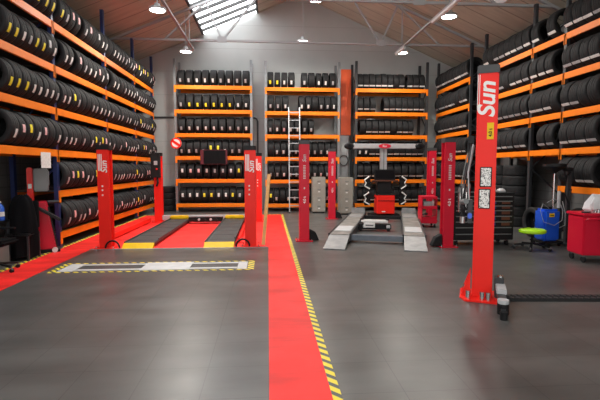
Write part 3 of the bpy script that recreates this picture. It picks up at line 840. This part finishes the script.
MB().box((0, -.013, 0), (.34, .008, .09), (0, R(35), 0)).build('bar', M['red'], sg)

hc = MB()
for k in range(3): hc.tube([(.17*math.cos(a), -.02*k, .2*math.sin(a)) for a in [2*PI*q/18 for q in range(19)]], .012, 6)
tag(hc.build('hose_coil', M['blackm'], None, 0, loc=(3.0, 16.97, 1.95)), 'black hose coiled on the grey pillar above the beige cabinet', 'hose')
# ------------------------------------------------------------------ small red cart
ct = thing('tool_cart', 'small crimson two shelf cart beside the far right crimson post', 'cart', (4.47, 11.75, 0), R(-8))
w, d, h = .42, .5, .84
MB().b6(-w/2, w/2, -d/2, d/2, .12, .30).build('bottom_tray', M['crimson'], ct, .01)
MB().b6(-w/2, w/2, -d/2, d/2, .52, .60).build('shelf', M['crimson'], ct, .01)
tt = MB(); tt.b6(-w/2, w/2, -d/2, d/2, .80, .87); tt.build('top_tray', M['crimson'], ct, .01)
for s in (-1, 1):
    MB().b6(s*w/2-.02*(s > 0)-.0*(s < 0), s*w/2+.02*(s < 0), -d/2, d/2, .3, .8).build('side_panel', M['crimson'], ct)
    for q in (-1, 1):
        MB().cyl((s*.16, q*.18, .055), .055, .035, 16, (0, PI/2, 0)).build('caster', M['black'], ct)
        MB().box((s*.16, q*.18, .1), (.06, .06, .05)).build('caster_fork', M['chrome'], ct)
def small(name, lab, cat, loc, mb, m, grp=None, bev=.006, rz=0):
    return tag(mb.build(name, m, None, bev, loc=loc, rot=(0, 0, rz)), lab, cat, grp)
small('parts_tray', 'grey parts tray on upper shelf of the small crimson cart', 'tray', (4.42, 11.72, .601), MB().box((0, 0, .06), (.24, .3, .12)), M['lgrey'])
small('spray_can', 'white can on the upper shelf of the small crimson cart', 'can', (4.58, 11.62, .601), MB().lathe([(.0001, 0), (.033, 0), (.033, .14), (.015, .165), (.015, .18), (.0001, .18)], 14), M['white'], bev=0)
small('wrench', 'silver wrench on lower tray of the small crimson cart', 'wrench', (4.45, 11.6, .301), MB().bar((-.12, 0, .02), (.12, .05, .02), .03, .015).cyl((-.13, 0, .02), .03, .02, 12).cyl((.13, .05, .02), .025, .02, 12), M['chrome'], bev=0)

# ------------------------------------------------------------------ big two-post lift column
bp = thing('lift_post', 'tall bright red two-post lift column standing at right of the picture', 'lift', (2.71, 5.2, 0), R(-26))
W, D, H = .235, .19, 2.87
def taper(z): return 1.
pst = MB().prism([(-W/2, -D/2), (W/2, -D/2), (W/2, D/2), (W/2-.05, D/2), (W/2-.05, D/2-.03), (-W/2+.05, D/2-.03), (-W/2+.05, D/2), (-W/2, D/2)], .02, H-.06).build('post', M['red'], bp, .012)
MB().box((0, 0, H-.03), (W+.015, D+.02, .11)).build('post_cap', M['capgrey'], bp, .012, label='dark grey post cap')
MB().prism([(-.26, .30), (-.26, -.12), (-.2, -.25), (.19, -.25), (.22, -.16), (.2, .3)], 0.0, .025).build('base_plate', M['red'], bp, .004)
for yy in (-.1, .1):
    g = MB()
    g.add([(-.135, yy, .025), (-.25, yy, .025), (-.135, yy, .36), (-.135, yy+.025, .025), (-.25, yy+.025, .025), (-.135, yy+.025, .36)],
          [(0, 1, 2), (3, 5, 4), (0, 3, 4, 1), (1, 4, 5, 2), (2, 5, 3, 0)])
    g.build('gusset', M['red'], bp)
for xx, yy in ((.0, -.19), (.07, -.19), (-.16, -.18), (-.2, .12)):
    MB().cyl((xx, yy, .075), .028, .10, 14).build('anchor_bolt', M['chrome'], bp)
lg = text('lettering', 'Sun', .27, M['white'], pst, (.075, -D/2-.002, 2.26), VERT, .001, 1.1)
st = MB()
for k in range(2): st.box((-.115+.02*k, -D/2-.001, 2.58), (.008, .002, .4))
st.build('stripe_marks', M['white'], pst)
yl = MB().box((.04, -D/2-.002, 2.12), (.075, .004, .2)).build('warning_sticker', M['yellow'], pst, label='yellow warning sticker')
yl.location = (0, 0, -.02)
text('lettering', '4.0 t', .055, M['black'], pst, (.058, -D/2-.006, 2.03), VERT, .001)
for i, (zz, dx) in enumerate(((1.54, .005), (1.27, -.005))):
    f = MB().box((.0+dx, -D/2-.006, zz), (.135, .012, .245)).build('sticker_frame', M['black'], pst, .008)
    MB().box((.0+dx, -D/2-.014, zz), (.112, .006, .222)).build('picture_sticker', M['swirl'], f, .002)
# control gear and hanging tools on the left side of the post
MB().box((-.175, .0, 2.0), (.07, .14, .10)).build('switch_box', M['black'], bp, .008)
MB().box((-.165, .02, 1.1), (.06, .12, .3)).build('valve_block', M['black_steel'], bp, .008)
MB().box((-.165, -.06, 1.05), (.05, .05, .07)).build('valve_knob', M['blue'], bp, .01)
MB().tube([(-.17, .0, 1.95), (-.19, -.03, 1.75), (-.24, -.02, 1.55), (-.25, -.02, 1.3)], .012, 8).build('air_hose', M['pipe'], bp)
MB().tube([(-.15, -.05, 1.95), (-.2, -.07, 1.6), (-.18, -.06, 1.25)], .009, 8).build('air_hose', M['lgrey'], bp)
# impact gun hanging
ig = thing('air_gun', 'chrome and black air gun hanging low on hose left of tall red post', 'tool', (2.44, 5.22, .96))
MB().tube([(0, 0, .30), (.01, 0, .18), (0, 0, .08)], .03, 10, [.022, .035, .03]).build('grip', M['black'], ig)
MB().cyl((0, -.03, .27), .036, .12, 16, (R(80), 0, 0)).build('barrel', M['greyplastic'], ig)
MB().cyl((.0, 0, .04), .03, .08, 14).build('nozzle', M['silver'], ig)
MB().tube([(.0, 0, .3), (.02, 0, .42), (.05, .0, .56)], .011, 8).build('hanger_hose', M['black'], ig)
hk = thing('tool_holder', 'dark tool holder with chrome tools at the left of tall red post', 'holder', (2.50, 5.34, 1.12))
MB().box((0, .02, .15), (.1, .08, .3)).build('bracket', M['black_steel'], hk, .01)
MB().bar((.0, -.02, .2), (.1, -.05, .82), .02, .015).build('rod', M['truss'], hk)
MB().bar((-.05, -.03, .3), (.02, -.05, .72), .012, .012).build('rod', M['greyplastic'], hk)
for k in range(4):
    MB().cyl((-.07+.04*k, -.05, .10+.05*(k % 2)), .014, .26, 10).build('tool_shank', M['chrome'], hk)
    MB().box((-.07+.04*k, -.05, .25+.05*(k % 2)), (.03, .03, .06)).build('tool_head', M['greyplastic'], hk, .004)
# swing arm low beside the post, reaching to the camera
ar = MB().box((.20, .02, .16), (.10, .2, .26)).build('swing_arm', M['black_steel'], bp, .01, label='grey and black swing arm')
MB().box((.21, -.2, .19), (.11, .34, .06)).build('arm_plate', M['lgrey'], ar, .008)
MB().box((.21, -.46, .14), (.09, .38, .06)).build('arm_extension', M['black_steel'], ar, .008)
MB().cyl((.21, -.64, .08), .062, .12, 20).build('pad_holder', M['black'], ar)
MB().cyl((.21, -.64, .16), .06, .045, 20).build('lifting_pad', M['lgrey'], ar)
MB().cyl((.21, -.03, .26), .035, .1, 18).build('pivot_pin', M['chrome'], ar)
MB().cyl((.21, -.79, .045), .04, .09, 16).build('roller', M['black'], ar)
MB().bar((.21, -.66, .07), (.21, -.79, .06), .05).build('roller_fork', M['black_steel'], ar)
# floor cable cover
cc = MB()
cc.prism([(-.13, 0), (.13, 0), (.10, .025), (-.10, .025)], 0, 3.2, Matrix.Rotation(PI/2, 4, 'Y') @ Matrix.Rotation(PI/2, 4, 'Z'))
cco = cc.build('cable_cover', M['blackm'], None, loc=(3.0, 5.14, 0), rot=(0, 0, R(-5)))
tag(cco, 'dark studded cable cover strip on the floor leading right from red post', 'cable cover')
st = MB()
for i in range(40):
    for j in range(2): st.box((.05+i*.078, -.05+j*.1, .028), (.05, .05, .008), (0, 0, R(45)))
st.build('studs', M['black_steel'], cco)

# ------------------------------------------------------------------ black tool chest
tc = thing('tool_chest', 'wide black tool chest with many drawers behind tall red post', 'tool chest', (4.55, 8.75, 0), R(-2))
w, d, h = 1.32, .52, 1.10
MB().b6(-w/2, w/2, 0, d, .12, h).build('body', M['black'], tc, .01)
MB().b6(-w/2-.01, w/2+.01, -.02, d+.01, h, h+.03).build('worktop', M['blackm'], tc, .008)
for sx in (-.55, .55):
    for yy in (.08, .44):
        MB().cyl((sx, yy, .06), .06, .04, 18, (0, PI/2, 0)).build('caster', M['blackm'], tc)
        MB().box((sx, yy, .11), (.07, .07, .03)).build('caster_plate', M['chrome'], tc)
for cidx, (x0, x1) in enumerate(((-w/2+.02, -.02), (.02, w/2-.02))):
    zs = [.14, .28, .42, .54, .66, .78, .88, .98, 1.08]
    for k in range(8):
        m_ = M['black']
        if cidx and k in (3, 4): m_ = M['black']
        f = MB().b6(x0, x1, -.02, 0, zs[k], zs[k+1]-.014).build('drawer', m_, tc, .004)
        MB().b6(x0+.04, x1-.04, -.034, -.02, zs[k+1]-.04, zs[k+1]-.022).build('handle', M['greyplastic'], f)
        if cidx and 2 <= k <= 6:  # blue and brown reflections on the fronts, painted as flat colour patches
            MB().b6(x0+.05, x0+.24, -.022, -.0195, zs[k]+.012, zs[k+1]-.045).build('blue_reflection_paint', M['dkblue'], f)
            MB().b6(x0+.36, x0+.54, -.022, -.0195, zs[k]+.012, zs[k+1]-.045).build('brown_reflection_paint', M['copper'], f)
for k, (x, s, m_) in enumerate(((.18, .09, 'greyplastic'), (.34, .06, 'chrome'), (.48, .1, 'lgrey'))):
    small(['socket_case', 'air_valve', 'rag_bundle'][k], ['dark grey case on the black tool chest right of post', 'chrome air fitting on the black tool chest', 'crumpled grey rag on the right end of black tool chest'][k], ['case', 'fitting', 'rag'][k],
          (4.55+x, 8.95, h+.03), [MB().box((0, 0, .05), (.14, .2, .1)), MB().cyl((0, 0, .03), .03, .06, 16).cyl((0, 0, .09), .018, .08, 12),
           MB().lathe([(.0001, 0), (.09, 0), (.1, .03), (.06, .07), (.02, .085), (.0001, .08)], 10)][k], M[m_])

# ------------------------------------------------------------------ lime stool
sl = thing('work_stool', 'lime green round stool on black five-star base', 'stool', (5.36, 8.3, 0))
MB().lathe([(.0001, -.03), (.2, -.03), (.225, -.01), (.225, .03), (.19, .055), (.0001, .06)], 36, Matrix.Translation((0, 0, .36)) @ Matrix.Diagonal((1.18, 1, 1, 1))).build('seat', M['lime'], sl)
MB().cyl((0, 0, .22), .025, .24, 16).build('gas_column', M['black'], sl)
MB().cyl((0, 0, .325), .09, .02, 16).build('seat_plate', M['black'], sl)
def starbase(t, r, n=5, ph=.3, z=.1, cr=.028):
    for k in range(n):
        a = ph+2*PI*k/n; c, s = math.cos(a), math.sin(a)
        MB().bar((.01*c, .01*s, z+.02), (r*c, r*s, z-.02), .045, .03).build('base_arm', M['black'], t, .006)
        MB().cyl((r*c, r*s, cr), cr, .04, 14, (PI/2, 0, a)).build('caster', M['black'], t)
        MB().cyl((r*c, r*s, z-.04), .012, .05, 8).build('caster_stem', M['greyplastic'], t)
starbase(sl, .34)

# ------------------------------------------------------------------ blue oil drainer
bl = thing('oil_drainer', 'bright blue waste oil tank with black funnel on a pole', 'oil drainer', (5.98, 8.75, 0))
MB().b6(-.185, .185, -.16, .2, .09, .78).build('tank', M['blue'], bl, .05)
MB().b6(-.24, .24, -.2, .24, .06, .10).build('base_tray', M['blackm'], bl, .01)
for sx in (-.18, .18):
    for yy in (-.14, .18):
        MB().cyl((sx, yy, .035), .035, .03, 14, (0, PI/2, 0)).build('caster', M['black'], bl)
MB().box((-.02, -.163, .66), (.11, .006, .08)).build('warning_label', M['yellow'], bl, label='yellow warning label')
MB().box((-.02, -.167, .655), (.08, .003, .02)).build('label_mark', M['black'], bl)
MB().cyl((.14, .05, 1.2), .018, .95, 14).build('pole', M['chrome'], bl)
MB().lathe([(.03, -.14), (.05, -.11), (.19, -.02), (.23, .01), (.23, .07), (.215, .07), (.18, .02), (.03, -.08)], 32, Matrix.Translation((.14, .05, 1.67)), True).build('funnel', M['black'], bl)
MB().cyl((-.02, .0, .80), .10, .06, 20).build('tank_lid', M['black'], bl)
MB().tube([(-.05, -.1, .8), (-.2, -.12, .9), (-.28, -.16, .75), (-.22, -.2, .52), (.0, -.22, .45), (.18, -.2, .55), (.22, -.16, .75), (.16, -.12, .95), (.05, -.1, 1.0), (-.1, -.1, .92)], .007, 8).build('hose', M['truss'], bl)
MB().tube([(.24, -.1, .95), (.28, -.15, .7), (.25, -.2, .45), (.12, -.21, .4)], .007, 8).build('hose', M['truss'], bl)
MB().cyl((.22, -.02, .98), .035, .36, 14).build('gauge_tube', M['lgrey'], bl)
dr = thing('drain_stand', 'dark vertical stand with hooked hoses right of the blue tank', 'stand', (6.45, 8.8, 0))
MB().box((0, 0, .02), (.3, .36, .04)).build('base', M['black_steel'], dr, .006)
MB().box((0, 0, .82), (.08, .08, 1.6)).build('mast', M['black_steel'], dr, .006)
MB().tube([(0, -.05, 1.55), (-.12, -.1, 1.5), (-.14, -.1, 1.1), (-.05, -.08, .9), (.02, -.06, 1.2)], .018, 8).build('hose', M['black'], dr)
MB().box((-.05, -.03, 1.62), (.2, .08, .08)).build('reel_head', M['black'], dr, .01)

# ------------------------------------------------------------------ red tool cabinet at the right edge
rc = thing('tool_cabinet', 'large dark red wheeled tool cabinet at the right picture edge', 'tool cabinet', (5.72, 7.2, 0), R(-6))
w, d = .72, .46
MB().b6(-w/2+.1, w/2+.1, -d/2, d/2, .13, .82).build('body', M['darkred'], rc, .015)
MB().b6(-w/2+.07, w/2+.12, -d/2-.03, d/2+.02, .82, .87).build('top_tray', M['darkred'], rc, .012)
MB().b6(-w/2+.12, -w/2+.42, -d/2-.014, -d/2, .16, .79).build('door', M['darkred'], rc, .006)
MB().b6(-w/2+.46, w/2+.08, -d/2-.014, -d/2, .16, .79).build('door', M['darkred'], rc, .006)
MB().tube([(-w/2+.1, -d/2-.09, .76), (-w/2+.12, -d/2-.1, .78), (-.02, -d/2-.1, .78), (.0, -d/2-.09, .76)], .018, 10).build('push_handle', M['darkred'], rc)
for s in (-w/2+.12, -.02): MB().bar((s, -d/2, .75), (s, -d/2-.1, .78), .02).build('handle_bracket', M['darkred'], rc)
for sx in (-.2, .38):
    for yy in (-.17, .17):
        MB().cyl((sx, yy, .055), .055, .035, 18, (0, PI/2, 0)).build('caster', M['blackm'], rc)
        MB().box((sx, yy, .115), (.06, .06, .03)).build('caster_plate', M['chrome'], rc)
MB().tube([(-.02, -d/2-.12, .82), (-.0, -d/2-.13, .5), (.02, -d/2-.12, .28)], .006, 6).build('chain', M['greyplastic'], rc)
cl = thing('clamp_tool', 'black clamp tool hanging over the front of red tool cabinet', 'tool', (5.69, 6.86, .74))
MB().tube([(-.06, 0, .16), (0, -.02, .08), (.05, 0, .15)], .018, 8).build('jaw', M['black_steel'], cl)
MB().tube([(0, -.02, .08), (.0, -.02, .0), (.01, -.02, -.08)], .014, 8).build('handle', M['black'], cl)
hm = thing('bar_tool', 'upright black bar standing on top of red tool cabinet', 'tool', (5.80, 7.22, .87))
MB().cyl((0, 0, .13), .017, .26, 12).build('bar', M['black_steel'], hm)
MB().cyl((0, 0, .02), .05, .04, 16).build('foot', M['black_steel'], hm)
for k in range(4):
    x = 5.52+.09*k
    small(['pliers', 'ratchet', 'socket', 'hand_lamp'][k], ['dark pliers at the left end of the red cabinet top', 'chrome ratchet lying on the red cabinet top near its front', 'chrome socket on the red cabinet top by the upright bar', 'black hand lamp on red cabinet top beside the white bag'][k], 'tool',
          (x, 7.02-.01*k+.03*(k % 2), .871), [MB().bar((-.08, 0, .015), (.06, .02, .015), .025).bar((-.08, .04, .015), (.06, .02, .015), .025), MB().bar((-.07, 0, .012), (.07, .02, .012), .018).cyl((.08, .02, .015), .025, .03, 12),
           MB().cyl((0, 0, .03), .022, .06, 12), MB().cyl((0, 0, .03), .03, .16, 12, (PI/2, 0, .4))][k], M[['black_steel', 'chrome', 'chrome', 'black'][k]], bev=0)
# crumpled bag
bgm = MB()
prof = [(.0001, 0), (.28, 0), (.32, .05), (.30, .17), (.2, .26), (.1, .31), (.0001, .32)]
bgm.lathe(prof, 28)
rb = random.Random(5)
bgm.v = [(x*(1+.18*math.sin(5*math.atan2(y, x)+9*z)), y*.62*(1+.15*math.sin(4*math.atan2(y, x)+7*z)), z*(1+.12*math.sin(3*x*9)+.1*math.sin(y*21)) if z > 0 else 0) for x, y, z in bgm.v]
small('plastic_bag', 'crumpled white plastic bag lying on top of the red tool cabinet', 'bag', (5.98, 7.24, .871), bgm, M['bag'], bev=0)

# ------------------------------------------------------------------ left corner: chair, coat, balancer ...
ch = thing('office_chair', 'black office chair at the left picture edge on five-star base', 'chair', (-4.33, 7.12, 0))
MB().box((0, 0, .47), (.48, .46, .09)).build('seat', M['cloth'], ch, .035)
MB().box((-.2, .0, .80), (.08, .42, .5), (0, R(-8), 0)).build('backrest', M['cloth'], ch, .03)
MB().bar((-.18, 0, .44), (-.24, 0, .66), .05, .02).build('back_bracket', M['black'], ch)
MB().cyl((0, 0, .26), .028, .34, 16).build('gas_column', M['black'], ch)
for s in (-1, 1):
    MB().tube([(-.02, s*.22, .46), (.0, s*.27, .5), (.0, s*.27, .64)], .016, 8).build('arm_post', M['black'], ch)
    MB().box((.02, s*.27, .66), (.28, .06, .03)).build('armrest', M['black'], ch, .01)
starbase(ch, .30, 5, -.35, .11, .03)
stl = thing('chair', 'dark chair hidden beneath the black coat near the left rack', 'chair', (-4.43, 8.07, 0))
for sx in (-.18, .18):
    for sy in (-.18, .18): MB().bar((sx, sy, 0), (sx, sy, .44), .03).build('leg', M['black_steel'], stl)
MB().box((0, 0, .46), (.42, .42, .05)).build('seat', M['black'], stl, .02)
MB().box((0, .19, .80), (.40, .03, .5)).build('backrest', M['black'], stl, .012)
# draped coat: closed folded cloth
def coat():
    mb = MB(); n = 40; rings = []
    lv = [(.05, .24, .22), (.25, .25, .22), (.5, .26, .22), (.75, .25, .18), (.95, .23, .14), (1.08, .19, .10), (1.14, .12, .06), (1.16, .03, .02)]
    vs = []; fs = []
    for j, (z, a, b) in enumerate(lv):
        for i in range(n):
            t = 2*PI*i/n; wv = 1+.12*math.sin(7*t+j*.35)*(1-j/8)+.06*math.sin(3*t+j)
            a_ = a*.85; vs.append((a_*wv*math.cos(t), b*wv*math.sin(t), z+.02*math.sin(4*t)))
    for j in range(len(lv)-1):
        for i in range(n): fs.append((j*n+i, j*n+(i+1) % n, (j+1)*n+(i+1) % n, (j+1)*n+i))
    fs.append(tuple(range((len(lv)-1)*n, len(lv)*n)))
    return mb.add(vs, fs)
ctm = coat()
small('coat', 'long black coat draped over the chair at the left wall', 'coat', (-4.43, 8.1, 0), ctm, M['cloth'], bev=0)
small('grey_bin', 'grey box on the floor behind the black office chair', 'box', (-4.62, 7.56, 0), MB().b6(-.15, .15, -.15, .15, 0, .36).b6(-.16, .16, -.16, .16, .34, .37), M['greyplastic'])
# small bench with water bottle
tb = thing('bench', 'dark low bench at the left edge under the rack', 'bench', (-4.80, 7.72, 0))
MB().box((0, 0, .72), (.44, .5, .05)).build('tabletop', M['black'], tb, .006)
for sx in (-.2, .2):
    for sy in (-.22, .22): MB().bar((sx, sy, 0), (sx, sy, .7), .04).build('leg', M['black_steel'], tb)
for k, (dy, lab) in enumerate(((-.12, 'blue water bottle on the dark bench, left of the pair'), (.06, 'blue water bottle on the dark bench, right of the pair'))):
    t = thing('water_bottle', lab, 'bottle', (-4.63, 7.72+dy, .745), 0, 'blue bottles on the bench')
    MB().lathe([(.0001, 0), (.06, 0), (.065, .02), (.06, .1), (.065, .2), (.05, .25), (.022, .28), (.022, .30), (.0001, .30)], 18).build('bottle_body', M['watblue'], t)
    MB().cyl((0, 0, .315), .024, .03, 14).build('cap', M['white'], t)
    MB().lathe([(.0635, .07), (.066, .07), (.066, .15), (.0635, .15)], 18, None, True).build('paper_label', M['paper'], t)
# wheel balancer / tyre machine
wb = thing('wheel_balancer', 'red and grey wheel balancer with tilted front beside the blue upright', 'machine', (-4.47, 8.80, 0), R(24))
bd = MB(); bd.add([(-.2, -.2, 0.06), (.26, -.2, .06), (.26, .2, .06), (-.2, .2, .06), (-.2, -.2, 1.0), (.1, -.2, 1.0), (.1, .2, 1.0), (-.2, .2, 1.0)],
                  [(0, 3, 2, 1), (4, 5, 6, 7), (0, 1, 5, 4), (1, 2, 6, 5), (2, 3, 7, 6), (3, 0, 4, 7)])
bd.build('body', M['darkred'], wb, .02)
MB().box((.04, 0, .03), (.54, .46, .06)).build('base', M['blackm'], wb, .01)
MB().box((.10, -.29, .80), (.56, .18, .05), (0, R(34), 0)).build('tray', M['black'], wb, .01)
MB().box((-.16, .05, 1.32), (.1, .3, .68)).build('hood', M['red'], wb, .02)
dsp = MB().box((.03, -.05, 1.42), (.24, .32, .44)).build('display_box', M['greyplastic'], wb, .02)
MB().box((.156, -.05, 1.45), (.01, .24, .28)).build('display_screen', M['greyplastic'], dsp)
MB().box((-.16, -.112, 1.30), (.06, .01, .09)).build('sticker', M['paper'], wb)
MB().cyl((.22, 0, .98), .03, .2, 16, (0, PI/2, 0)).build('shaft', M['black_steel'], wb)
MB().cyl((.22, -.225, .05), .05, .05, 16, (PI/2, 0, 0)).build('roller', M['paper'], wb)
MB().box((.2, -.205, .5), (.03, .02, .8), (0, R(-9), 0)).build('edge_trim', M['black'], wb)
pa = MB().box((0, 0, 0), (.004, .36, .30))
small('paper_sheet', 'white printed sheet hung on the orange beam of the left rack', 'paper', (-4.234, 8.60, 1.80), pa, M['paper'], bev=0)

# ------------------------------------------------------------------ alignment test plates in the floor
tp = thing('play_detector', 'flush steel test plates framed with hazard tape in the floor', 'test plates', (-1.95, 7.3, 0))
def tpb(n, m, x0, x1, y0, y1, z1, lab=None): return MB().b6(x0+1.95, x1+1.95, y0-7.3, y1-7.3, 0, z1).build(n, m, tp, 0, lab)
for y0 in (7.05, 7.42):
    tpb('rail', M['testplate'], -3.12, -.52, y0, y0+.085, .007, 'pale steel rail')
tpb('roller_bed', M['runway'], -3.1, -2.1, 7.137, 7.418, .004)
tpb('roller_bed', M['runway'], -1.3, -.52, 7.137, 7.418, .004)
tpb('centre_cover', M['testplate'], -2.08, -1.30, 7.0, 7.54, .012, 'pale steel cover')
tpb('end_plate', M['testplate'], -3.36, -3.125, 7.0, 7.54, .006)
tpb('end_plate', M['testplate'], -.515, -.36, 7.0, 7.54, .006)
tpb('hazard_strip', M['hazard'], -3.48, -.24, 6.93, 6.975, .005)
tpb('hazard_strip', M['hazard'], -3.48, -.24, 7.57, 7.615, .005)
tpb('hazard_strip', M['hazard'], -3.48, -3.38, 6.98, 7.565, .005)
tpb('hazard_strip', M['hazard'], -.345, -.24, 6.98, 7.565, .005)

# ------------------------------------------------------------------ light
w = bpy.data.worlds.new('sky'); scene.world = w; w.use_nodes = True
bg = w.node_tree.nodes['Background']; bg.inputs['Color'].default_value = (1., .97, .93, 1); bg.inputs['Strength'].default_value = 1.7
pl = bpy.data.lights.new('door_portal', 'AREA'); pl.shape = 'RECTANGLE'; pl.size = 10.8; pl.size_y = 4.7; pl.cycles.is_portal = True
po = bpy.data.objects.new('door_portal', pl); col.objects.link(po); po.location = (.8, YF-.1, 2.35); po.rotation_euler = (PI/2, 0, PI)
scene.view_settings.view_transform = 'Standard'; scene.view_settings.look = 'None'
scene.view_settings.exposure = 0.38; scene.view_settings.gamma = 1; scene.view_settings.use_curve_mapping = False
